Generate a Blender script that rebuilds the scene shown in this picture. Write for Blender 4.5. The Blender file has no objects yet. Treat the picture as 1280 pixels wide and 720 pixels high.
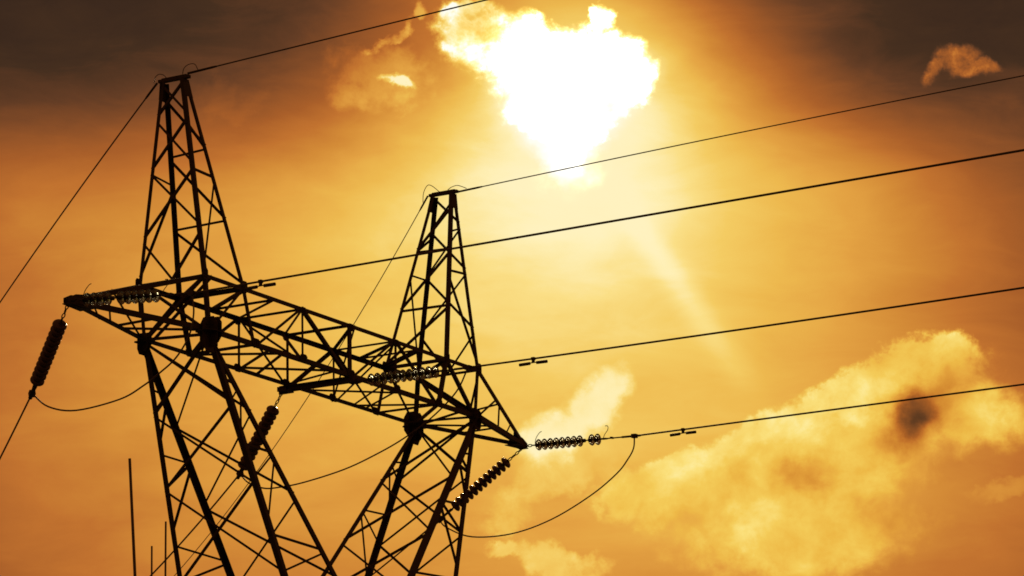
import bpy, bmesh, math, random
from mathutils import Vector, Matrix
random.seed(7)
S = bpy.context.scene
COL = S.collection
R = math.radians

# ------------------------------------------------------------------ camera
cam_d = bpy.data.cameras.new('camera')
cam = bpy.data.objects.new('camera', cam_d)
COL.objects.link(cam)
rx = Vector((0.4962084, -0.8679701, -0.0201258))
ux = Vector((-0.1950063, -0.1340116, 0.9716035))
fx = Vector((0.8460199, 0.4781932, 0.2357574))
m = Matrix((rx, ux, -fx)).transposed().to_4x4()
m.translation = Vector((-61.768, -39.6916, 1.65))
cam.matrix_world = m
cam_d.sensor_width = 36.0
cam_d.lens = 4396.14 / 1280 * 36.0
cam_d.clip_start = 0.1
cam_d.clip_end = 6000
S.camera = cam

# ------------------------------------------------------------------ view
S.view_settings.view_transform = 'Standard'
S.view_settings.look = 'None'
S.view_settings.exposure = 0
S.view_settings.gamma = 1
S.view_settings.use_curve_mapping = False
S.cycles.filter_width = 1.7

# ------------------------------------------------------------------ sun
SUN = Vector((0.839716, 0.458936, 0.290267)).normalized()
sun_d = bpy.data.lights.new('sun', 'SUN')
sun_d.energy = 2.2
sun_d.angle = R(0.6)
sun_d.color = (1.0, 0.72, 0.42)
sun = bpy.data.objects.new('sun', sun_d)
COL.objects.link(sun)
sun.rotation_euler = SUN.to_track_quat('Z', 'Y').to_euler()
sun.location = (0, 0, 60)

# ------------------------------------------------------------------ world
W = bpy.data.worlds.new('World')
S.world = W
W.use_nodes = True
nt = W.node_tree
nt.nodes.clear()


def lin(c):
    return tuple(((v / 255) / 12.92 if v / 255 <= .04045 else ((v / 255 + .055) / 1.055) ** 2.4) for v in c) + (1,)


class X:
    """tiny expression builder over shader math nodes"""

    def __init__(s, sock):
        s.k = sock

    @staticmethod
    def op(o, *a, clamp=False):
        n = nt.nodes.new('ShaderNodeMath')
        n.operation = o
        n.use_clamp = clamp
        for i, v in enumerate(a):
            if isinstance(v, X):
                nt.links.new(v.k, n.inputs[i])
            else:
                n.inputs[i].default_value = v
        return X(n.outputs[0])

    def __add__(s, o): return X.op('ADD', s, o)
    def __radd__(s, o): return X.op('ADD', s, o)
    def __sub__(s, o): return X.op('SUBTRACT', s, o)
    def __rsub__(s, o): return X.op('SUBTRACT', o, s)
    def __mul__(s, o): return X.op('MULTIPLY', s, o)
    def __rmul__(s, o): return X.op('MULTIPLY', s, o)


def madd(a, b, c): return X.op('MULTIPLY_ADD', a, b, c)
def sat(a): return X.op('ADD', a, 0.0, clamp=True)
def xmax(a, b): return X.op('MAXIMUM', a, b)


def sstep(a, lo, hi):
    n = nt.nodes.new('ShaderNodeMapRange')
    n.interpolation_type = 'SMOOTHSTEP'
    nt.links.new(a.k, n.inputs[0])
    n.inputs[1].default_value = lo
    n.inputs[2].default_value = hi
    return X(n.outputs[0])


def vconst(v):
    n = nt.nodes.new('ShaderNodeCombineXYZ')
    for i in range(3):
        n.inputs[i].default_value = v[i]
    return n.outputs[0]


def vdot(a, v):
    n = nt.nodes.new('ShaderNodeVectorMath')
    n.operation = 'DOT_PRODUCT'
    nt.links.new(a, n.inputs[0])
    n.inputs[1].default_value = v
    return X(n.outputs['Value'])


def comb(x, y, z=0.0):
    n = nt.nodes.new('ShaderNodeCombineXYZ')
    for i, v in enumerate((x, y, z)):
        if isinstance(v, X):
            nt.links.new(v.k, n.inputs[i])
        else:
            n.inputs[i].default_value = v
    return n.outputs[0]


def noise(vec, scale, detail=6, rough=.55, dist=0.0):
    n = nt.nodes.new('ShaderNodeTexNoise')
    nt.links.new(vec, n.inputs['Vector'])
    n.inputs['Scale'].default_value = scale
    n.inputs['Detail'].default_value = detail
    n.inputs['Roughness'].default_value = rough
    n.inputs['Distortion'].default_value = dist
    return X(n.outputs[0])


tc = nt.nodes.new('ShaderNodeTexCoord')
DIRV = tc.outputs['Generated']
# sky chart: degrees right of / above the sun
roll = R(-1.19)
right0 = SUN.cross(Vector((0, 0, 1))).normalized()
up0 = right0.cross(SUN).normalized()
right = right0 * math.cos(roll) + up0 * math.sin(roll)
up = up0 * math.cos(roll) - right0 * math.sin(roll)
den = xmax(vdot(DIRV, SUN), 0.12)
DEG = 57.2958
U = X.op('DIVIDE', vdot(DIRV, right), den) * DEG
V = X.op('DIVIDE', vdot(DIRV, up), den) * DEG
# streaky high haze and torn edges
P0 = comb(U, V)
Pst = comb(U * .32, V * 1.5, 3.1)
nA = noise(Pst, .55, 5, .55)
nB = noise(comb(U * .6, V, 9.7), .8, 8, .6, .3)
nC = noise(comb(U, V, 5.3), 1.9, 9, .62, .25)
nD = noise(comb(U, V, 21.3), 4.2, 8, .65, .2)
wU = U + (nB - .5) * .8
wV = V + (nA - .5) * 1.0

BX, BY, BSIG = [-10, -6.3, -2.6, 1.1, 4.8, 8.5], [2.2, -.6, -3.4, -6.2, -9], 2.9
BW = [[-.085, -.126, -.016, .068, -.092, -.081], [-.017, .013, .108, .176, -.011, -.069],
      [.046, .118, .143, .151, .102, -.001], [.031, .06, .049, .069, .117, .045], [.008, .05, .054, .058, .04, .006]]
FX, FY = [-9.5, -7, -4.5, -2, .5, 3, 5.5, 8], [2.0, .2, -1.4]
FW = [[-.063, -.07, -.102, 0, .043, -.093, -.051, -.056], [-.088, -.105, -.099, -.086, .232, -.014, -.156, -.021],
      [.101, .089, .032, .07, .081, .058, .147, .031]]


def g1(v, c, sig):
    d = madd(v, 1 / (1.41421 * sig), -c / (1.41421 * sig))
    return X.op('POWER', math.exp(-1), d * d)


def field(xs, ys, sx, sy, w):
    gx = [g1(wU, c, sx) for c in xs]
    tot = None
    for c, row in zip(ys, w):
        a = gx[0] * row[0]
        for g, k in zip(gx[1:], row[1:]):
            a = madd(g, k, a)
        a = a * g1(wV, c, sy)
        tot = a if tot is None else tot + a
    return tot


s = field(BX, BY, BSIG, BSIG, BW) + field(FX, FY, 1.5, 1.1, FW) + .35
s = madd(nA - .5, .07, s)
s = madd(nB - .5, .05, s)
# the dark cloud deck at the top is a little deeper than the fit
deck = 1 - sstep(s, .02, .55)
nS = noise(comb(U * .45, V * 1.25, 55.5), 1.1, 7, .6, .6)
s = madd(deck, (nS - .5) * .26 - .06, s)
s = madd(nS - .5, .10, s)


# cloud outlines are torn by two scales of turbulence
wa = noise(comb(U, V, 31.7), .75, 3, .5)
wb = noise(comb(U, V, 47.1), .75, 3, .5)
wc = noise(comb(U, V, 63.9), 2.6, 6, .6)
wd_ = noise(comb(U, V, 81.2), 2.6, 6, .6)
TU = (wa - .5) * 1.7 + (wc - .5) * .75
TV = (wb - .5) * 1.4 + (wd_ - .5) * .75
WARP = {1.0: (U + TU, V + TV), .4: (madd(TU, .4, U), madd(TV, .4, V)), .65: (madd(TU, .65, U), madd(TV, .65, V))}


def sk(x, y):
    return ((x - 695) / 76.7, (110 - y) / 76.7)


def blob(x, y, rxx, ryy, rot=0, k=1.0):
    """1 at the centre of an ellipse, 0 at its rim, negative outside"""
    CU, CV = WARP[k]
    cx, cy = sk(x, y)
    a, b = rxx / 76.7, ryy / 76.7
    c, sn = math.cos(R(rot)), math.sin(R(rot))
    p = madd(CU, c / a, madd(CV, sn / a, -(cx * c + cy * sn) / a))
    q = madd(CU, -sn / b, madd(CV, c / b, (cx * sn - cy * c) / b))
    return 1 - (p * p + q * q)


def gblob(*a):
    return X.op('POWER', math.exp(1), blob(*a) - 1)


def union(l):
    t = l[0]
    for b in l[1:]:
        n = X.op('SMOOTH_MAX', t, b, .35)
        t = n
    return t


def mixs(a, b, f):
    return madd(f, b - a, a)


cl = (nC - .5) * 1.9 + (nD - .5) * .9     # ragged cloud edges

# pale crepuscular ray falling away from the sun
ax_, ay_ = sk(735, 190)
bx_, by_ = sk(945, 500)
L_ = math.hypot(bx_ - ax_, by_ - ay_)
tx, ty = (bx_ - ax_) / L_, (by_ - ay_) / L_
al = madd(U, tx, madd(V, ty, -(ax_ * tx + ay_ * ty)))
pe = madd(U, -ty, madd(V, tx, (ax_ * ty - ay_ * tx)))
wd = madd(al, .025, .17)
pw = X.op('DIVIDE', pe, wd)
ray = X.op('POWER', math.exp(-1), pw * pw) * sstep(al, -.1, 1.5) * (1 - sstep(al, 3.2, L_ + .9))
s = madd(ray, .07, s)

# large cumulus bank low on the right
bank = union([blob(1010, 592, 190, 92, 24, .4), blob(1130, 492, 122, 66, 24, .4), blob(1000, 664, 155, 72, 5, .65), blob(1205, 515, 85, 52, -8, .65),
              blob(860, 612, 96, 50, 8, .65), blob(806, 628, 60, 26, 0, .65), blob(1182, 446, 44, 32, 15, .4)])
# distance above the mass's long axis: its sunlit upper edge is crisp, its belly fades out
ua, va = sk(800, 640)
ub, vb = sk(1260, 470)
lb = math.hypot(ub - ua, vb - va)
nxx, nyy = -(vb - va) / lb, (ub - ua) / lb
above = madd(U, nxx, madd(V, nyy, -(ua * nxx + va * nyy)))
top_f = sstep(above, -.2, .9)
rough_e = bank + (nC - .5) * .9 + (nD - .5) * .8
crisp = sstep(rough_e, -.12, .34)
fade = sstep(bank + (nC - .5) * 1.3, -.45, .75)
bm = mixs(fade, crisp, top_f)
nL = noise(comb(madd(U, .75, V * .25), madd(V, .9, U * -.3), 71.3), .95, 5, .5, .4)
bs = .832 + (nL - .5) * .42 + (nC - .5) * .20 + (nD - .5) * .06
rim = bm * (1 - bm) * 4 * top_f
bs = madd(rim, .06, bs)
bs = madd(gblob(930, 560, 130, 60, 28), .05, bs)
bs = madd(gblob(950, 640, 110, 50, 0), .035, bs)
bs = madd(gblob(1080, 478, 150, 30, 24), .06, bs)
bs = madd(gblob(1215, 590, 110, 70, 0), -.07, bs)
bs = madd(gblob(1150, 680, 120, 60, 0), -.08, bs)
bs = madd(gblob(920, 605, 22, 34, 0, .65), -.05, bs)
s = mixs(s, bs, bm * .95)
s = madd(gblob(1134, 520, 22, 34, -12, .65), -.42, s)
s = madd(gblob(1158, 488, 56, 36, 25, .65), -.21, s)
s = madd(gblob(1006, 592, 36, 18, 25, .65), -.17, s)
s = madd(gblob(1080, 545, 60, 25, 25), -.07, s)
s = madd(sstep(blob(1270, 620, 70, 16, 0) + cl * .6, -.2, 1.2), .08, s)

# pale cloud beside the tower arm, and the puffs under it
mid = union([blob(752, 502, 60, 36, 46, .65), blob(700, 548, 60, 36, 30, .65)])
s = mixs(s, .955 + (nC - .5) * .10, sstep(mid + cl * .35, -.25, .75) * .92)
s = madd(gblob(695, 582, 70, 28, 20), .09, s)
low = union([blob(680, 608, 90, 34, 25), blob(800, 622, 70, 40, 0), blob(620, 652, 46, 24, 0)])
s = mixs(s, .83 + (nC - .5) * .25, sstep(low + cl * .8, -.2, 1.1) * .75)
bot = union([blob(690, 712, 62, 32, 0), blob(620, 694, 40, 16, 0)])
s = mixs(s, .85 + (nC - .5) * .2, sstep(bot + cl * .6, -.15, .8) * .85)

# small torn cloud catching light, upper right
tr = union([blob(1205, 88, 34, 13, 4, .4), blob(1198, 76, 34, 17, 10, .4), blob(1170, 92, 26, 10, 55, .4), blob(1232, 86, 26, 11, -12, .4)])
s = mixs(s, .47 + (nD - .5) * .75 + (wc - .5) * .4, sstep(tr + cl * .8, -.25, .95) * .92)
s = madd(gblob(1265, 112, 40, 20, 0), .04, s)
# faint brown veil and bright wisp left of the sun
s = madd(sstep(blob(470, 85, 95, 50, 0) + cl * .8, -.1, 1.1), .16, s)
s = madd(sstep(blob(498, 97, 34, 9, -6, .4) + cl * 1.1, .1, 1.1), .36, s)
s = madd(sstep(blob(485, 34, 60, 9, 32, .65) + cl * 1.1, .2, 1.2), .24, s)
s = madd(sstep(blob(534, 8, 12, 14, 30, .4) + cl * .7, .1, .9), .25, s)
s = madd(sstep(blob(285, 118, 50, 26, 0) + cl * .9, .1, 1.1), .045, s)

# the cloud the sun burns through
core = union([blob(704, 100, 98, 62, 0, .65), blob(600, 46, 58, 38, -40, .65), blob(775, 96, 38, 46, 0, .65), blob(714, 138, 62, 42, 0, .65),
              blob(655, 44, 60, 26, -10, .65), blob(748, 34, 16, 22, 0, .65), blob(585, 8, 22, 16, 0, .65)])
cm = sstep(core + (nC - .5) * .8 + (nD - .5) * 1.2, -.2, .72)
hot = gblob(706, 122, 84, 84, 0)
s = X.op('SMOOTH_MIN', s, .958, .06)
s = mixs(s, madd(hot, .5, .90 + (nC - .5) * .55 + (wc - .5) * .3), cm)
# the glare below the cloud narrows to a point
gx_ = X.op('ABSOLUTE', madd(wc - .5, .5, U) - sk(706, 0)[0])
gw = xmax(madd(V, .80, 1.36), .10)
gl = sstep(1.35 - X.op('DIVIDE', gx_, gw), .0, 1.15) * sstep(V, -1.75, -1.15) * (1 - sstep(V, .1, .9))
s = mixs(s, 1.03, gl)

ramp = nt.nodes.new('ShaderNodeValToRGB')
nt.links.new(sat(s).k, ramp.inputs[0])
pal = [(0, (45, 33, 27)), (.1, (57, 40, 29)), (.22, (92, 56, 35)), (.34, (130, 74, 38)), (.46, (165, 92, 40)), (.54, (190, 112, 46)),
       (.62, (208, 137, 54)), (.70, (224, 160, 66)), (.77, (234, 183, 78)), (.84, (241, 202, 98)), (.90, (248, 222, 135)),
       (.95, (252, 238, 180)), (1.0, (255, 253, 240))]
cr = ramp.color_ramp
while len(cr.elements) < len(pal):
    cr.elements.new(.5)
for e, (p, c) in zip(cr.elements, pal):
    e.position = p
    e.color = lin(c)
# the white core really is brighter than white
hdr = madd(cm * gblob(710, 115, 70, 70, 0), 7.0, madd(gblob(705, 198, 20, 24, 0), .9, 1.0))
bg = nt.nodes.new('ShaderNodeBackground')
tn = nt.nodes.new('ShaderNodeMix')
tn.data_type = 'RGBA'
tn.blend_type = 'MULTIPLY'
nt.links.new((bm * .9).k, tn.inputs[0])
nt.links.new(ramp.outputs[0], tn.inputs[6])
tn.inputs[7].default_value = (1.0, 1.0, .78, 1)
nt.links.new(tn.outputs[2], bg.inputs[0])
nt.links.new(hdr.k, bg.inputs[1])
# a faint physical sky on top
skyn = nt.nodes.new('ShaderNodeTexSky')
skyn.sky_type = 'NISHITA'
skyn.sun_disc = False
skyn.sun_elevation = math.asin(SUN.z)
skyn.sun_rotation = math.atan2(SUN.x, SUN.y)
tint = nt.nodes.new('ShaderNodeMix')
tint.data_type = 'RGBA'
tint.blend_type = 'MULTIPLY'
tint.inputs[0].default_value = 1
nt.links.new(skyn.outputs[0], tint.inputs[6])
tint.inputs[7].default_value = (.016, .007, .002, 1)
bg2 = nt.nodes.new('ShaderNodeBackground')
nt.links.new(tint.outputs[2], bg2.inputs[0])
bg2.inputs[1].default_value = .05
add = nt.nodes.new('ShaderNodeAddShader')
nt.links.new(bg.outputs[0], add.inputs[0])
nt.links.new(bg2.outputs[0], add.inputs[1])
wo = nt.nodes.new('ShaderNodeOutputWorld')
nt.links.new(add.outputs[0], wo.inputs[0])


# ------------------------------------------------------------------ materials
def material(name, c1, c2, rough, scale=6.0, metallic=0.0, bump=.0, trans=0.0, ior=1.5):
    mt = bpy.data.materials.new(name)
    mt.use_nodes = True
    t = mt.node_tree
    b = t.nodes['Principled BSDF']
    b.inputs['Metallic'].default_value = metallic
    b.inputs['Transmission Weight'].default_value = trans
    b.inputs['IOR'].default_value = ior
    tcx = t.nodes.new('ShaderNodeTexCoord')
    n = t.nodes.new('ShaderNodeTexNoise')
    n.inputs['Scale'].default_value = scale
    n.inputs['Detail'].default_value = 5
    t.links.new(tcx.outputs['Object'], n.inputs['Vector'])
    r = t.nodes.new('ShaderNodeValToRGB')
    r.color_ramp.elements[0].position = .35
    r.color_ramp.elements[1].position = .68
    r.color_ramp.elements[0].color = (*c1, 1)
    r.color_ramp.elements[1].color = (*c2, 1)
    t.links.new(n.outputs[0], r.inputs[0])
    t.links.new(r.outputs[0], b.inputs['Base Color'])
    mr = t.nodes.new('ShaderNodeMapRange')
    mr.inputs[3].default_value = rough - .1
    mr.inputs[4].default_value = rough + .12
    t.links.new(n.outputs[0], mr.inputs[0])
    t.links.new(mr.outputs[0], b.inputs['Roughness'])
    if bump:
        bp = t.nodes.new('ShaderNodeBump')
        bp.inputs['Strength'].default_value = bump
        t.links.new(n.outputs[0], bp.inputs['Height'])
        t.links.new(bp.outputs[0], b.inputs['Normal'])
    return mt


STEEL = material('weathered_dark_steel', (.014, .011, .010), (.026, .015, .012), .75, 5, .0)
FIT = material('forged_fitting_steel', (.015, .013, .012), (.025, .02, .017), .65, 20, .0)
WIRE = material('stranded_conductor', (.04, .036, .033), (.06, .05, .042), .6, 30, .0)
PORC = material('brown_glazed_porcelain', (.030, .012, .008), (.045, .018, .011), .3, 8)
GLASS = material('toughened_glass', (.14, .16, .14), (.20, .22, .19), .12, 4, 0, 0, 1.0, 1.45)
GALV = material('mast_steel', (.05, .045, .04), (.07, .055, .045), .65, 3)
GROUND = material('dry_grass_soil', (.05, .045, .02), (.11, .085, .05), .95, .6, 0, .4)
CONC = material('footing_concrete', (.24, .23, .21), (.32, .31, .28), .9, 4)


# ------------------------------------------------------------------ mesh helpers
class MB:
    def __init__(s):
        s.v, s.f = [], []

    def add(s, vs, fs):
        o = len(s.v)
        s.v += [tuple(p) for p in vs]
        s.f += [tuple(i + o for i in f) for f in fs]

    def prism(s, ring0, ring1):
        n = len(ring0)
        fs = [(i, (i + 1) % n, n + (i + 1) % n, n + i) for i in range(n)]
        fs += [tuple(reversed(range(n))), tuple(range(n, 2 * n))]
        s.add(ring0 + ring1, fs)

    def angle(s, p0, p1, u, v, w=.06, t=.007, ext=0.0):
        """rolled steel angle from p0 to p1, its two flanges pointing along u and v"""
        p0, p1 = Vector(p0), Vector(p1)
        a = (p1 - p0).normalized()
        p0 = p0 - a * ext
        p1 = p1 + a * ext
        u = Vector(u); u = (u - a * a.dot(u)).normalized()
        v = Vector(v); v = v - a * a.dot(v); v = (v - u * u.dot(v)).normalized()
        prof = [(0, 0), (w, 0), (w, t), (t, t), (t, w), (0, w)]
        s.prism([p0 + u * x + v * y for x, y in prof], [p1 + u * x + v * y for x, y in prof])

    def box(s, c, ax, ay, az, hx, hy, hz):
        c, ax, ay, az = Vector(c), Vector(ax).normalized(), Vector(ay).normalized(), Vector(az).normalized()
        r = [(-1, -1), (1, -1), (1, 1), (-1, 1)]
        s.prism([c + ax * hx * i + ay * hy * j - az * hz for i, j in r], [c + ax * hx * i + ay * hy * j + az * hz for i, j in r])

    def plate(s, pts, n, th):
        n = Vector(n).normalized() * th / 2
        s.prism([Vector(p) - n for p in pts], [Vector(p) + n for p in pts])

    def tube(s, pts, r, k=8, r1=None):
        pts = [Vector(p) for p in pts]
        rings = []
        ref = Vector((0, 0, 1))
        for i, p in enumerate(pts):
            a = (pts[min(i + 1, len(pts) - 1)] - pts[max(i - 1, 0)]).normalized()
            if abs(a.dot(ref)) > .97:
                ref = Vector((1, .2, 0))
            u = (ref - a * a.dot(ref)).normalized()
            w = a.cross(u)
            ref = u
            rr = r if r1 is None else r + (r1 - r) * i / (len(pts) - 1)
            rings.append([p + (u * math.cos(2 * math.pi * j / k) + w * math.sin(2 * math.pi * j / k)) * rr for j in range(k)])
        vs = [q for g in rings for q in g]
        fs = []
        for i in range(len(rings) - 1):
            for j in range(k):
                fs.append((i * k + j, i * k + (j + 1) % k, (i + 1) * k + (j + 1) % k, (i + 1) * k + j))
        fs += [tuple(reversed(range(k))), tuple(range(len(vs) - k, len(vs)))]
        s.add(vs, fs)

    def lathe(s, prof, k=24, c=(0, 0, 0)):
        """profile of (radius, z) around local z"""
        c = Vector(c)
        vs, fs = [], []
        for r_, z in prof:
            for j in range(k):
                vs.append(c + Vector((r_ * math.cos(2 * math.pi * j / k), r_ * math.sin(2 * math.pi * j / k), z)))
        n = len(prof)
        for i in range(n - 1):
            for j in range(k):
                fs.append((i * k + j, i * k + (j + 1) % k, (i + 1) * k + (j + 1) % k, (i + 1) * k + j))
        fs += [tuple(reversed(range(k))), tuple(range((n - 1) * k, n * k))]
        s.add(vs, fs)

    def mesh(s, name, mat, smooth=False):
        me = bpy.data.meshes.new(name)
        me.from_pydata(s.v, [], s.f)
        me.materials.append(mat)
        bm = bmesh.new()
        bm.from_mesh(me)
        bmesh.ops.recalc_face_normals(bm, faces=bm.faces)
        bm.to_mesh(me)
        bm.free()
        if smooth:
            for p in me.polygons:
                p.use_smooth = True
        return me

    def build(s, name, mat, parent=None, smooth=False):
        return link(name, s.mesh(name, mat, smooth), parent)


def link(name, data, parent=None):
    o = bpy.data.objects.new(name, data)
    COL.objects.link(o)
    if parent is not None:
        o.parent = parent
    return o


def tag(o, label, cat, group=None):
    o['label'] = label
    o['category'] = cat
    if group:
        o['group'] = group
    return o


def spline(pts, n=6):
    """Catmull-Rom through the points"""
    P = [Vector(p) for p in pts]
    P = [P[0] * 2 - P[1]] + P + [P[-1] * 2 - P[-2]]
    out = []
    for i in range(1, len(P) - 2):
        a, b, c, d = P[i - 1:i + 3]
        for k in range(n):
            t = k / n
            out.append(.5 * ((2 * b) + (c - a) * t + (2 * a - 5 * b + 4 * c - d) * t * t + (3 * b - a - 3 * c + d) * t ** 3))
    out.append(P[-2])
    return out


# ------------------------------------------------------------------ ground
g = MB()
N = 40
ext = 3000
vs, fs = [], []
for i in range(N + 1):
    for j in range(N + 1):
        a = (i / N * 2 - 1); b_ = (j / N * 2 - 1)
        x, y = a * abs(a) * ext, b_ * abs(b_) * ext
        d = math.hypot(x, y)
        z = -.05 + (0 if d < 120 else .004 * (d - 120) * math.sin(x * .003 + 1) * math.cos(y * .0026))
        vs.append((x, y, min(z, 2 + d * .004)))
for i in range(N):
    for j in range(N):
        q = i * (N + 1) + j
        fs.append((q, q + N + 1, q + N + 2, q + 1))
g.add(vs, fs)
go = g.build('ground', GROUND, None, True)
go['kind'] = 'structure'

# ------------------------------------------------------------------ the tower
Z0 = 18.62                       # height of the crossarm's top chords
B, H, XO, XI, XJ = .815, 1.156, 5.43, 4.01, 5.277
XA, DX, YA, ZA = 5.354, .085, .273, 4.174
XM = 3.62
TIP = 8.8
tower = link('transmission_tower', None)
tower.empty_display_size = 2
tag(tower, 'dark steel lattice transmission tower with two peaks and long crossarm on converging legs', 'pylon')


def lerp(a, b, t):
    a, b = Vector(a), Vector(b)
    return a + (b - a) * t


def side(sgn):
    """sgn -1: the end on the photo's left; +1: the other end, the same frame turned half round"""
    return (lambda p: Vector((p[0], p[1], p[2] + Z0))) if sgn < 0 else (lambda p: Vector((-p[0], -p[1], p[2] + Z0)))


def dirf(sgn):
    return (lambda d: Vector(d)) if sgn < 0 else (lambda d: Vector((-d[0], -d[1], d[2])))


def brace(mb, p0, p1, n, w=.055, k=None):
    """bracing angle lying in a face whose outward normal is n"""
    p0, p1, n = Vector(p0), Vector(p1), Vector(n).normalized()
    off = n * (random.uniform(-.012, -.004) if k is None else k)
    a = (p1 - p0).normalized()
    u = a.cross(n)
    if u.z < 0:
        u = -u
    mb.angle(p0 + off - u * w / 2, p1 + off - u * w / 2, u, -n, w, .006)


def gusset(mb, c, ax, az, n, hx, hz, off=.006):
    ax, az, n = Vector(ax).normalized(), Vector(az).normalized(), Vector(n).normalized()
    c = Vector(c) + n * off
    pr = [(-1, -.55), (-.6, -1), (.6, -1), (1, -.55), (1, .55), (.6, 1), (-.6, 1), (-1, .55)]
    mb.plate([c + ax * hx * i + az * hz * j for i, j in pr], n, .012)
    for i in (-.5, 0, .5):
        for j in (-.5, 0, .5):
            mb.box(c + ax * hx * i + az * hz * j + n * .012, ax, az, n, .014, .014, .012)


for sgn in (-1, 1):
    P, D = side(sgn), dirf(sgn)
    xp, xm, yp, ym, zp = D((1, 0, 0)), D((-1, 0, 0)), D((0, 1, 0)), D((0, -1, 0)), Vector((0, 0, 1))
    # ---- peak that carries the earth wire
    L = {1: ((-XA - DX, YA, ZA), (-XO, B, 0)), 2: ((-XA + DX, YA, ZA), (-XI, B, 0)),
         3: ((-XA - DX, -YA, ZA), (-XO, -B, 0)), 4: ((-XA + DX, -YA, ZA), (-XI, -B, 0))}
    F = {1: (-XJ, B, -H), 2: (-XM, B, -H), 3: (-XJ, -B, -H), 4: (-XM, -B, -H)}
    FL = {1: (xp, ym), 2: (xm, ym), 3: (xp, yp), 4: (xm, yp)}
    q = lambda i, t: P(lerp(L[i][0], L[i][1], t))
    mb = MB()
    outer, inner = (xm * 1 + zp * 0), xp
    for a, ta, b_, tb in [(1, .01, 3, .18), (3, .01, 1, .166), (3, .2, 1, .432), (1, .2, 3, .437), (1, .46, 3, .75), (3, .457, 1, .77)]:
        brace(mb, q(a, ta), q(b_, tb), outer, .05)
    mid = (q(1, 1) + q(3, 1)) / 2
    brace(mb, q(1, .8), mid, outer, .05)
    brace(mb, q(3, .78), mid, outer, .05)
    for a, ta, b_, tb in [(2, .08, 4, .318), (2, .345, 4, .335), (2, .355, 4, .67), (2, .685, 4, .68), (2, .69, 4, .985)]:
        brace(mb, q(a, ta), q(b_, tb), inner, .05)
    for a, ta, b_, tb in [(3, .465, 4, .47), (4, .48, 3, .975), (4, .33, 3, .23)]:
        brace(mb, q(a, ta), q(b_, tb), ym, .045)
    for a, ta, b_, tb in [(1, .46, 2, .475), (2, .5, 1, .965), (2, .24, 1, .2)]:
        brace(mb, q(a, ta), q(b_, tb), yp, .045)
    for i in (1, 2, 3, 4):
        gusset(mb, q(i, .99) - zp * .04, zp, xp, ym if i > 2 else yp, .12, .09, .012)
    for a, b_, n in ((1, 2, yp), (3, 4, ym)):
        mb.plate([q(a, 0) - xp * .03 * (1), q(b_, 0) + xp * .03, q(b_, .09), q(a, .09)], n, .012)
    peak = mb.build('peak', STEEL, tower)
    for i in (1, 2, 3, 4):
        lm = MB()
        lm.angle(q(i, 0), q(i, 1), *FL[i], w=.083, t=.009)
        lm.angle(q(i, 1), P(F[i]), *FL[i], w=.083, t=.009)
        lm.build('peak_leg', STEEL, peak)
    cb = MB()
    c = P((-XA, 0, ZA + .035))
    cb.box(c, yp, xp, zp, YA + .10, .05, .032)
    cb.box(c + zp * .045, yp, xp, zp, YA + .03, .025, .012)
    cb.build('cap_bar', STEEL, peak)

    # ---- inclined four-legged leg frame under the crossarm
    J1, J2 = (-XJ, B, -H), (-XJ, -B, -H)
    WO, WI, WY, ZB = 3.187, .845, 1.324, -H - 5
    E = {1: (J1, (-WO, WY, ZB)), 2: (J1, (-WI, WY, ZB)), 3: (J2, (-WO, -WY, ZB)), 4: (J2, (-WI, -WY, ZB))}
    e = lambda i, t: P(lerp(E[i][0], E[i][1], t))
    mb = MB()
    for a, ta, b_, tb in [(1, .0, 3, .272), (3, .0, 1, .276), (3, .276, 1, .565), (1, .285, 3, .59), (1, .57, 3, .93), (3, .565, 1, .93),
                          (1, .935, 3, 1.19), (3, .935, 1, 1.19)]:
        brace(mb, e(a, ta), e(b_, tb), xm, .06 if ta == 0 else .047)
    for a, ta, b_, tb in [(1, .0, 4, .285), (3, .0, 2, .315), (4, .29, 2, .59), (2, .305, 4, .585), (2, .6, 4, .9), (4, .605, 2, .9),
                          (2, .905, 4, 1.19), (4, .905, 2, 1.19)]:
        brace(mb, e(a, ta), e(b_, tb), xp, .047)
    for o, i, n in ((1, 2, yp), (3, 4, ym)):
        for a, ta, b_, tb in [(o, .178, i, .19), (i, .2, o, .268), (i, .215, o, .40), (o, .43, i, .435), (i, .44, o, .563), (i, .45, o, .735),
                              (o, .78, i, .795), (i, .805, o, .925), (o, 1.05, i, 1.06), (i, 1.07, o, 1.18)]:
            brace(mb, e(a, ta), e(b_, tb), n, .044)
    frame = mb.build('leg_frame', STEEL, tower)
    for i in (1, 2, 3, 4):
        lm = MB()
        lm.angle(e(i, 0), e(i, 1.19), *FL[i], w=.117, t=.013)
        lm.build('leg', STEEL, frame)
    for jx, n, k in ((P(J2), ym, 1.32), (P(J1), yp, .8)):
        gm = MB()
        gusset(gm, jx - zp * .06, xp, zp, n, .20 * k, .27 * k, .016)
        gusset(gm, jx - zp * .02 + n * -.01, yp, zp, xm, .16 * k, .24 * k, .018)
        gusset(gm, jx, xp, yp, -zp, .22 * k, .17 * k, .02)
        gusset(gm, jx + zp * .05 + xp * .16, yp, zp, xm, .15 * k, .2 * k, .018)
        gm.build('joint_plate', STEEL, frame)

    # ---- tapered end of the crossarm
    T = (-TIP, 0, -H + .02)
    tp = {1: P((-TIP, .05, -H + .1)), 3: P((-TIP, -.05, -H + .1))}
    bt = {1: P((-TIP, .05, -H)), 3: P((-TIP, -.05, -H))}
    N1, N3 = P((-XO, B, 0)), P((-XO, -B, 0))
    j1, j2 = P(J1), P(J2)
    mb = MB()
    up1, up3, lo1, lo3 = (lambda t: lerp(tp[1], N1, t)), (lambda t: lerp(tp[3], N3, t)), (lambda t: lerp(bt[1], j1, t)), (lambda t: lerp(bt[3], j2, t))
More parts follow.
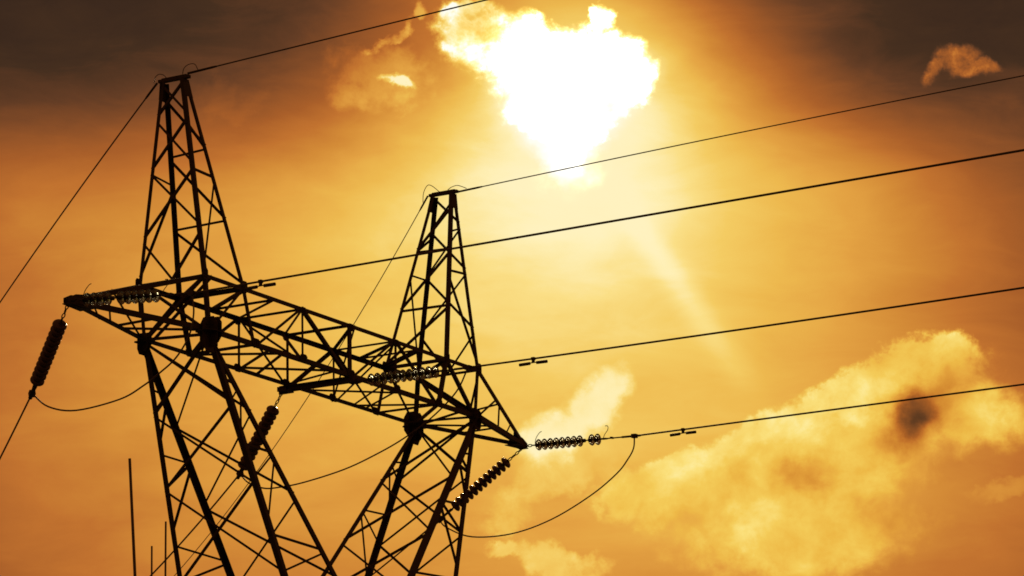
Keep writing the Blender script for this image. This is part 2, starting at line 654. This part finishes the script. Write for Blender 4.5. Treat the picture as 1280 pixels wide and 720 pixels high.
    brace(mb, up1(.55), lo1(.55), yp, .045)
    brace(mb, up3(.50), lo3(.50), ym, .045)
    brace(mb, up1(.6), j1, yp, .05)
    brace(mb, up3(.52), j2, ym, .05)
    brace(mb, lo1(.62), lo3(.60), -zp, .045)
    brace(mb, lo1(.68), j2, -zp, .045)
    brace(mb, up1(.55), up3(.50), zp, .045)
    brace(mb, up3(.5), N1, zp, .045)
    brace(mb, up1(.28), lo1(.4), yp, .04)
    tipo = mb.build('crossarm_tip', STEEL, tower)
    for p0, p1, u, v in ((tp[1], N1, ym, -zp), (tp[3], N3, yp, -zp), (bt[1], j1, ym, zp), (bt[3], j2, yp, zp)):
        lm = MB()
        lm.angle(p0, p1, u, v, .098, .01)
        lm.build('chord', STEEL, tipo)
    pm = MB()
    for k in (-1, 1):
        c = P((-TIP, 0, -H + .05)) + yp * .062 * k
        pm.plate([c + xm * .12 - zp * .06, c + xm * .12 + zp * .03, c + xp * .10 + zp * .13, c + xp * .52 + zp * .20, c + xp * .52 - zp * .09, c - zp * .12], yp, .014)
    pm.plate([P((-TIP - .13, .085, -H - .035)), P((-TIP - .13, -.085, -H - .035)), P((-TIP + .55, -.17, -H - .035)), P((-TIP + .55, .17, -H - .035))], zp, .016)
    pm.box(P((-TIP + .02, 0, -H + .03)), xp, yp, zp, .08, .055, .07)
    pm.build('tip_plate', STEEL, tipo)

# ---- the box girder between the peaks
gird = MB()
x2, x3 = 1.85, 2.88
ct = lambda x, y: Vector((x, y * B, Z0))
cb_ = lambda x, y: Vector((x, y * B, Z0 - H))
XP, YP, ZP = Vector((1, 0, 0)), Vector((0, 1, 0)), Vector((0, 0, 1))
for sg in (-1, 1):
    # y = +1 is the far side for the left end, turned half round for the other
    t = lambda x, y: ct(x, y) if sg < 0 else ct(-x, -y)
    b = lambda x, y: cb_(x, y) if sg < 0 else cb_(-x, -y)
    nf = YP if sg < 0 else -YP
    for a, c, w in [(t(-XO, -1), t(-XI, 1), .06), (t(-XI, 1), t(-XI, -1), .06), (t(-XO, 1), t(-XO, -1), .06), (t(-XI, -1), t(-x3, 1), .055),
                    (t(-x3, 1), t(-x3, -1), .045), (t(-x3, -1), t(-x2, 1), .055), (t(-x2, 1), t(-x2, -1), .045), (t(-x2, -1), t(-.05, 1), .055),
                    (t(-XI - .12, 1), t(-XI - .12, -1), .05), (t(-XI + .1, -1), t(-x3 + .1, 1), .05)]:
        brace(gird, a, c, ZP, w)
    for a, c, w in [(t(-XI, -1), b(-XJ, -1), .06), (b(-XM, -1), t(-x2, -1), .06), (t(-x2, -1), b(-x2, -1), .05), (t(-x2, -1), b(-.05, -1), .075)]:
        brace(gird, a, c, -nf, w)
    for a, c, w in [(t(-XI, 1), b(-XJ, 1), .075), (t(-x2, 1), b(-XM, 1), .055), (t(-x2, 1), b(-x2, 1), .06), (t(-x2, 1), b(-.05, 1), .06)]:
        brace(gird, a, c, nf, w)
    for a, c, w in [(b(-XJ, -1), b(-XM, 1), .06), (b(-XM, 1), b(-XM, -1), .055), (b(-XM, 1), b(-2.62, -1), .045), (b(-2.15, 1), b(-.6, -1), .045),
                    (b(-x2, 1), b(-3.1, -1), .045), (b(-1.2, 1), b(-2.62, -1), .045), (b(-.6, -1), b(-.05, 1), .045), (b(-XJ, 1), b(-XJ + .35, -1), .055)]:
        brace(gird, a, c, -ZP, w)
    brace(gird, t(-XO, -1), b(-XJ, 1), XP if sg > 0 else -XP, .06)
    brace(gird, t(-XO + .22, -1), b(-XJ + .22, 1), XP if sg > 0 else -XP, .05)
    brace(gird, t(-.2, 1), b(-x2, -1), XP, .05)
    brace(gird, t(-x2 - .1, 1), b(-x2 - .1, -1), XP, .045)
    for x in (-x2, 0, -XM):
        if x or sg < 0:
            gusset(gird, b(x, -1) + ZP * .075, XP, ZP, -nf, .13, .085, .012)
            gusset(gird, b(x, 1) + ZP * .075, XP, ZP, nf, .13, .085, .012)
    for x in (-x2, 0):
        if x or sg < 0:
            gusset(gird, t(x, -1) - ZP * .075, XP, ZP, -nf, .11, .08, .012)
            gusset(gird, t(x, 1) - ZP * .075, XP, ZP, nf, .11, .08, .012)
brace(gird, ct(0, 1), ct(0, -1), ZP, .055)
brace(gird, ct(0, 1), cb_(0, 1), YP, .065)
brace(gird, ct(0, -1), cb_(0, -1), -YP, .11)
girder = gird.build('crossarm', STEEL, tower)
for y, zt in ((1, 1), (-1, 1), (1, 0), (-1, 0)):
    f = ct if zt else cb_
    xx = XO if zt else XJ
    lm = MB()
    lm.angle(f(-xx, y), f(xx, y), (0, -y, 0), (0, 0, -1 if zt else 1), .09, .01)
    lm.build('chord', STEEL, girder)
hb = MB()
for dx in (-.11, .11):
    hb.angle(cb_(dx, 1.08) - ZP * .02, cb_(dx, -1.08) - ZP * .02, (1 if dx > 0 else -1, 0, 0), (0, 0, -1), .082, .011)
for y in (-1, 1):
    hb.box(cb_(0, y * 1.04) - ZP * .075, XP, YP, ZP, .16, .11, .05)
    hb.box(cb_(0, y * 1.12) - ZP * .11, XP, YP, ZP, .03, .09, .05)
hb.build('hanger_beam', STEEL, girder)

# ---- trunk below the waist, down to the ground
ZW = Z0 - H - 5.95
body = MB()
foot = [(sx * 3.4, sy * 2.7) for sx, sy in ((-1, 1), (1, 1), (1, -1), (-1, -1))]
wst = [(sx * 2.79, sy * 1.418) for sx, sy in ((-1, 1), (1, 1), (1, -1), (-1, -1))]
leg = lambda i, t: lerp((*wst[i % 4], ZW), (*foot[i % 4], .3), t)
lv = [0, .2, .42, .68, 1.0]
nrm = [YP, XP, -YP, -XP]
for i in range(4):
    brace(body, leg(i, 0), leg(i + 1, 0), nrm[i], .09)
    for a, c in zip(lv[:-1], lv[1:]):
        brace(body, leg(i, a), leg(i + 1, c), nrm[i], .07, -.02)
        brace(body, leg(i + 1, a), leg(i, c), nrm[i], .07, -.004)
        if c < 1:
            brace(body, leg(i, c), leg(i + 1, c), nrm[i], .06, -.03)
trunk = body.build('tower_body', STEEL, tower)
for i in range(4):
    lm = MB()
    lm.angle(leg(i, 0), leg(i, 1.02), (-wst[i][0], 0, 0), (0, -wst[i][1], 0), .16, .015)
    lm.build('leg', STEEL, trunk)
    fm = MB()
    fx_, fy_ = foot[i]
    fm.prism([Vector((fx_ + a * .55, fy_ + c * .55, -.1)) for a, c in ((-1, -1), (1, -1), (1, 1), (-1, 1))],
             [Vector((fx_ + a * .38, fy_ + c * .38, .36)) for a, c in ((-1, -1), (1, -1), (1, 1), (-1, 1))])
    fm.build('footing', CONC, trunk)

# ------------------------------------------------------------------ insulator strings
cap = MB()
cap.lathe([(.012, -.05), (.034, -.045), (.045, -.02), (.045, .03), (.03, .042), (.016, .05), (.014, .10)], 12)
CAP = cap.mesh('cap', FIT, True)
sk_ = MB()
sk_.lathe([(.047, -.012), (.075, -.002), (.108, .020), (.129, .043), (.134, .054), (.130, .060), (.124, .056), (.104, .030), (.098, .044), (.093, .042),
           (.090, .021), (.074, .010), (.069, .030), (.064, .028), (.062, .006), (.047, .000)], 40)
GL = sk_.mesh('disc', GLASS, True)
sp_ = MB()
sp_.lathe([(.047, -.02), (.09, -.012), (.125, .008), (.143, .035), (.145, .055), (.135, .062), (.122, .052), (.116, .066), (.1, .066), (.095, .05),
           (.08, .05), (.075, .062), (.06, .06), (.047, .045)], 32)
PO = sp_.mesh('disc', PORC, True)


def string(A, Bp, label, glass, first, pitch, gaps, count, horn, grp):
    A, Bp = Vector(A), Vector(Bp)
    v = Bp - A
    Ln = v.length
    root = link('insulator_string', None)
    root.empty_display_size = .3
    zq = v.normalized()
    root.rotation_euler = zq.to_track_quat('Z', 'Y').to_euler()
    root.location = A
    tag(root, label, 'insulator', grp)
    # shackle chain from the steelwork to the first disc
    lk = MB()
    n = max(2, round((first - .04) / .12))
    for k in range(n):
        c = (first - .04) * (k + .5) / n
        hl = (first - .04) / n * .56
        ring = [Vector((.028 * math.cos(a), 0, c + hl * math.sin(a))) for a in [i * math.pi / 6 for i in range(13)]]
        if k % 2:
            ring = [Vector((0, p.x, p.z)) for p in ring]
        lk.tube(ring, .012, 6)
    lk.build('shackle', FIT, root)
    z = first
    for k in range(count):
        c = link('cap', CAP, root)
        c.location = (0, 0, z)
        if k not in gaps:
            d = link('disc', GL if glass else PO, c)
        z += pitch
    end = z - pitch + .1
    cm_ = MB()
    cm_.tube([(0, 0, end - .02), (0, 0, end + .1)], .02, 8)
    cm_.plate([(-.05, 0, end + .06), (.05, 0, end + .06), (.04, 0, end + .2), (-.04, 0, end + .2)], (0, 1, 0), .03)
    if glass:
        cm_.tube([(0, 0, end + .18), (0, 0, Ln - .32)], .016, 8)
        cm_.box((-.03, 0, end + .36), (1, 0, 0), (0, 1, 0), (0, 0, 1), .05, .02, .025)
        cm_.tube([(0, 0, Ln - .34), (0, 0, Ln + .16)], .026, 10)
        cm_.box((0, 0, Ln), (1, 0, 0), (0, 1, 0), (0, 0, 1), .055, .045, .06)
    else:
        cm_.tube([(0, 0, end + .16), (0, 0, Ln - .1)], .03, 8)
        cm_.tube([(0, 0, Ln - .16), (0, 0, Ln + .14)], .042, 10)
        cm_.box((0, 0, Ln), (1, 0, 0), (0, 1, 0), (0, 0, 1), .06, .05, .055)
    cm_.build('dead_end_clamp', FIT, root)
    if horn:
        up_l = root.rotation_euler.to_matrix().inverted() @ Vector((0, 0, 1))
        up_l = (up_l - Vector((0, 0, up_l.z))).normalized()
        for zc, sg in ((first - .05, 1), (end + .12, -1)):
            hm = MB()
            if sg > 0:
                pts = [Vector((0, 0, zc)) + up_l * h + Vector((0, 0, 1)) * dz for h, dz in ((.0, 0), (.1, .0), (.2, .04), (.29, .12), (.31, .17))]
            else:
                pts = [Vector((0, 0, zc)) + up_l * h + Vector((0, 0, 1)) * dz for h, dz in ((.0, -.02), (.1, .02), (.2, .1), (.29, .1), (.3, .03))]
            hm.tube(spline(pts, 4), .0085, 6)
            hm.build('arcing_horn', FIT, root)
    return root


def up(p): return Vector((p[0], p[1], p[2] + Z0))


C1R, C2R, C3R = up((-9.009, -2.987, -1.419)), up((-.208, -3.81, -1.364)), up((8.585, -3.072, -1.295))
C1L, C2L, C3L = up((-7.437, 1.927, -2.466)), up((.973, 2.681, -2.70)), up((8.92, 2.374, -2.636))
GR = 'insulator strings hanging on the tower crossarm'
string(up((-8.8, -.02, -1.12)), C1R, 'glass disc string lying level across the left tip of the crossarm', True, .36, .17, {4}, 11, True, GR)
string(up((0, -.93, -1.27)), C2R, 'glass disc string at the middle of the crossarm, seen against the lattice', True, .36, .165, set(), 11, False, GR)
string(up((8.85, -.02, -1.14)), C3R, 'glass disc string off the right crossarm tip with one missing disc, clear of the steel', True, .36, .165, {8}, 11, True, GR)
string(up((-8.84, .02, -1.2)), C1L, 'dark brown disc string hanging steeply off the left tip of the crossarm', False, .56, .152, set(), 12, False, GR)
string(up((.0, .93, -1.27)), C2L, 'dark brown disc string under the crossarm middle, crossing the left leg frame', False, .5, .152, set(), 12, False, GR)
string(up((8.82, .02, -1.2)), C3L, 'dark brown disc string slanting down left from the right tip of the crossarm', False, .5, .152, set(), 12, False, GR)

# ------------------------------------------------------------------ conductors
PSI = R(-94)


def run(A, psi, s0, k, L, n=60):
    A = Vector(A)
    out = []
    for i in range(n + 1):
        t = L * (i / n) ** 1.3
        out.append(A + Vector((math.cos(psi) * t, math.sin(psi) * t, s0 * t + k * t * t)))
    return out


def wire(pts, r, label, cat, group, name, clamp=None):
    mb = MB()
    mb.tube(pts, r, 8)
    o = mb.build(name, WIRE, None, True)
    tag(o, label, cat, group)
    if clamp:
        cmb = MB()
        d = (pts[1] - pts[0]).normalized()
        cmb.tube([pts[0] - d * clamp[1], pts[0] + d * (clamp[0] - clamp[1])], clamp[2], 8)
        cmb.tube([pts[0] + d * (clamp[0] - clamp[1]), pts[0] + d * (clamp[0] - clamp[1] + .12)], clamp[2], 8, r * 1.3)
        cmb.build('end_clamp', FIT, o)
    return o


GC = 'phase conductors strung from the crossarm'
GE = 'earth wires strung from the two peaks'
w1 = run(C1R, PSI, -.0134, .00007, 90)
w2 = run(C2R, PSI, -.0239, .00055, 90)
w3 = run(C3R, PSI, -.0122, .0, 90)
CR = .021
wire(w1, CR, 'highest of the three thick conductors running right, it passes behind the smaller right peak', 'power line', GC, 'conductor')
wire(w2, CR, 'thick conductor running right from the crossarm middle, between two others', 'power line', GC, 'conductor')
wire(w3, CR, 'lowest thick conductor running right, over the golden cloud bank', 'power line', GC, 'conductor')
for A, az, s0, k, L, lab in ((C1L, 52.3, -.355, .004, 30, 'conductor dropping steeply to the left frame edge below the leftmost insulator string'),
                             (C2L, 60.9, -.40, .010, 26, 'conductor dropping left behind the left leg frame from the middle string'),
                             (C3L, 67.0, -.345, .004, 28, 'conductor dropping left through the right leg frame from the right tip string')):
    wire(run(A, R(az), s0, k, L), CR * .9, lab, 'power line', GC, 'conductor')
ew1 = run(up((-5.37, -.33, 4.24)), math.atan2(-.896 + .33, -5.392 + 5.37), .03, 0, .56, 4)
E1 = up((-5.392, -.896, 4.284))
E2 = up((5.317, -.778, 4.194))
wire(run(E1, PSI, .0151, -.00033, 90), .0155, 'thin earth wire rising right from the tall left peak to the top edge', 'power line', GE, 'earth_wire', (.62, .56, .026))
wire(run(E2, PSI, .0154, -.0006, 90), .0135, 'thin earth wire rising right from the right peak across the sun glare', 'power line', GE, 'earth_wire', (.62, .46, .024))
F1, F2 = up((-5.081, .83, 4.093)), up((5.575, .727, 4.042))
wire(run(F1, R(57.6), -.255, -.0025, 40), .0155, 'thin earth wire sloping down left from the tall left peak', 'power line', GE, 'earth_wire', (.5, .45, .024))
wire(run(F2, R(54.5), -.475, .0072, 44), .0105, 'very thin earth wire falling behind the crossarm from the right peak', 'power line', GE, 'earth_wire', (.42, .4, .022))

# jumper loops that carry the current round the tower
GJ = 'jumper loops under the crossarm'
wire(spline([(-7.437, 1.927, 16.154), (-7.6, 1.4, 15.8), (-7.89, .51, 15.57), (-8.33, -.85, 15.55), (-8.56, -1.57, 15.69), (-8.71, -2.05, 15.85),
             (-8.86, -2.52, 16.05), (-8.98, -2.9, 16.4), (-9.03, -3.04, 16.8), C1R]), .017, 'slack jumper cable looping below the left crossarm tip', 'cable', GJ, 'jumper_cable')
wire(spline([C2L, (.93, 2.44, 15.69), (.84, 1.97, 15.5), (.76, 1.5, 15.46), (.63, .8, 15.47), (.42, -.35, 15.59), (.26, -1.26, 15.79),
             (.11, -2.04, 16.02), (-.03, -2.81, 16.35), (-.15, -3.48, 16.79), C2R]), .017, 'slack jumper cable spanning the gap between the two leg frames', 'cable', GJ, 'jumper_cable')
wire(spline([C3L, (8.91, 2.15, 15.77), (8.86, 1.45, 15.48), (8.79, .33, 15.43), (8.73, -.78, 15.65), (8.66, -1.87, 16.09), (8.62, -2.57, 16.51), (8.6, -2.88, 16.81), (8.59, -3.04, 17.05), C3R]),
     .017, 'deep slack jumper cable curving below the right crossarm tip', 'cable', GJ, 'jumper_cable')

# little bonding loops on the peak caps
GB = 'bonding loops on the peak caps'
for x, sc, ys, lab in ((-5.36, 1.0, [(.50, .0), (.47, .12), (.38, .17), (.27, .14), (.2, .07)], 'short wire loop on the far end of the tall left peak cap'),
                       (-5.38, 1.0, [(-.22, .07), (-.26, .19), (-.38, .25), (-.52, .23), (-.60, .10)], 'rounded wire loop on the near end of the tall left peak cap'),
                       (5.36, 1.0, [(.56, -.12), (.54, .1), (.44, .26), (.32, .24), (.12, .07)], 'tall thin wire loop on the left end of the right peak cap'),
                       (5.34, 1.0, [(-.12, .07), (-.22, .12), (-.36, .14), (-.48, .10), (-.62, .03)], 'low flat wire loop on the right end of the right peak cap')):
    wire(spline([Vector((x, y, Z0 + ZA + .03 + z)) for y, z in ys], 6), .0085, lab, 'wire loop', GB, 'bonding_loop')


def damper(pts, dist, label):
    acc = 0
    for p, q_ in zip(pts[:-1], pts[1:]):
        l = (q_ - p).length
        if acc + l > dist:
            c = p + (q_ - p) * ((dist - acc) / l)
            d = (q_ - p).normalized()
            break
        acc += l
    root = link('vibration_damper', None)
    root.location = c
    root.rotation_euler = d.to_track_quat('X', 'Z').to_euler()
    root.empty_display_size = .2
    tag(root, label, 'damper', 'vibration dampers clipped on the conductors')
    mb = MB()
    mb.box((0, 0, -.03), (1, 0, 0), (0, 1, 0), (0, 0, 1), .028, .02, .055)
    mb.box((0, 0, 0), (1, 0, 0), (0, 1, 0), (0, 0, 1), .036, .034, .03)
    mb.build('clip', FIT, root)
    mb = MB()
    mb.tube([(x, 0, -.082 - .012 * (abs(x) / .3) ** 2) for x in [i * .05 - .3 for i in range(13)]], .012, 6)
    mb.build('messenger_cable', WIRE, root)
    for sg in (-1, 1):
        mb = MB()
        mb.tube([(sg * .085, 0, -.09), (sg * .12, 0, -.091), (sg * .32, 0, -.094), (sg * .335, 0, -.094)], .034, 10)
        mb.build('weight', FIT, root, True)


damper(w1, 1.62, 'vibration damper on the conductor right beside the left peak foot')
damper(w2, 1.62, 'vibration damper on the conductor just right of the right peak foot')
damper(w3, 1.3, 'vibration damper on the lowest conductor right of the long glass string')

# ------------------------------------------------------------------ lightning masts of the yard behind
for (x, y), h, lean, r0, lab in (((14.38, 15.32), 19.78, .050, .062, 'tallest thin steel mast leaning left, left of the tower legs'),
                                 ((18.2, 17.3), 18.1, .0, .042, 'shortest thin steel mast between the tall mast and the tower leg'),
                                 ((17.6, 16.4), 18.62, -.004, .044, 'thin steel mast close beside the outer tower leg')):
    base = Vector((x, y, 0)) + rx * lean * h
    top = Vector((x, y, h))
    mb = MB()
    mb.tube([lerp(base, top, t) for t in (0, .3, .55, .56, .8, .81, 1)], r0, 10, r0 * .62)
    o = mb.build('lightning_mast', GALV, None, True)
    tag(o, lab, 'mast', 'thin masts behind the tower')
    fb = MB()
    fb.box(base + Vector((0, 0, .1)), (1, 0, 0), (0, 1, 0), (0, 0, 1), .2, .2, .12)
    fb.build('base_plate', GALV, o)
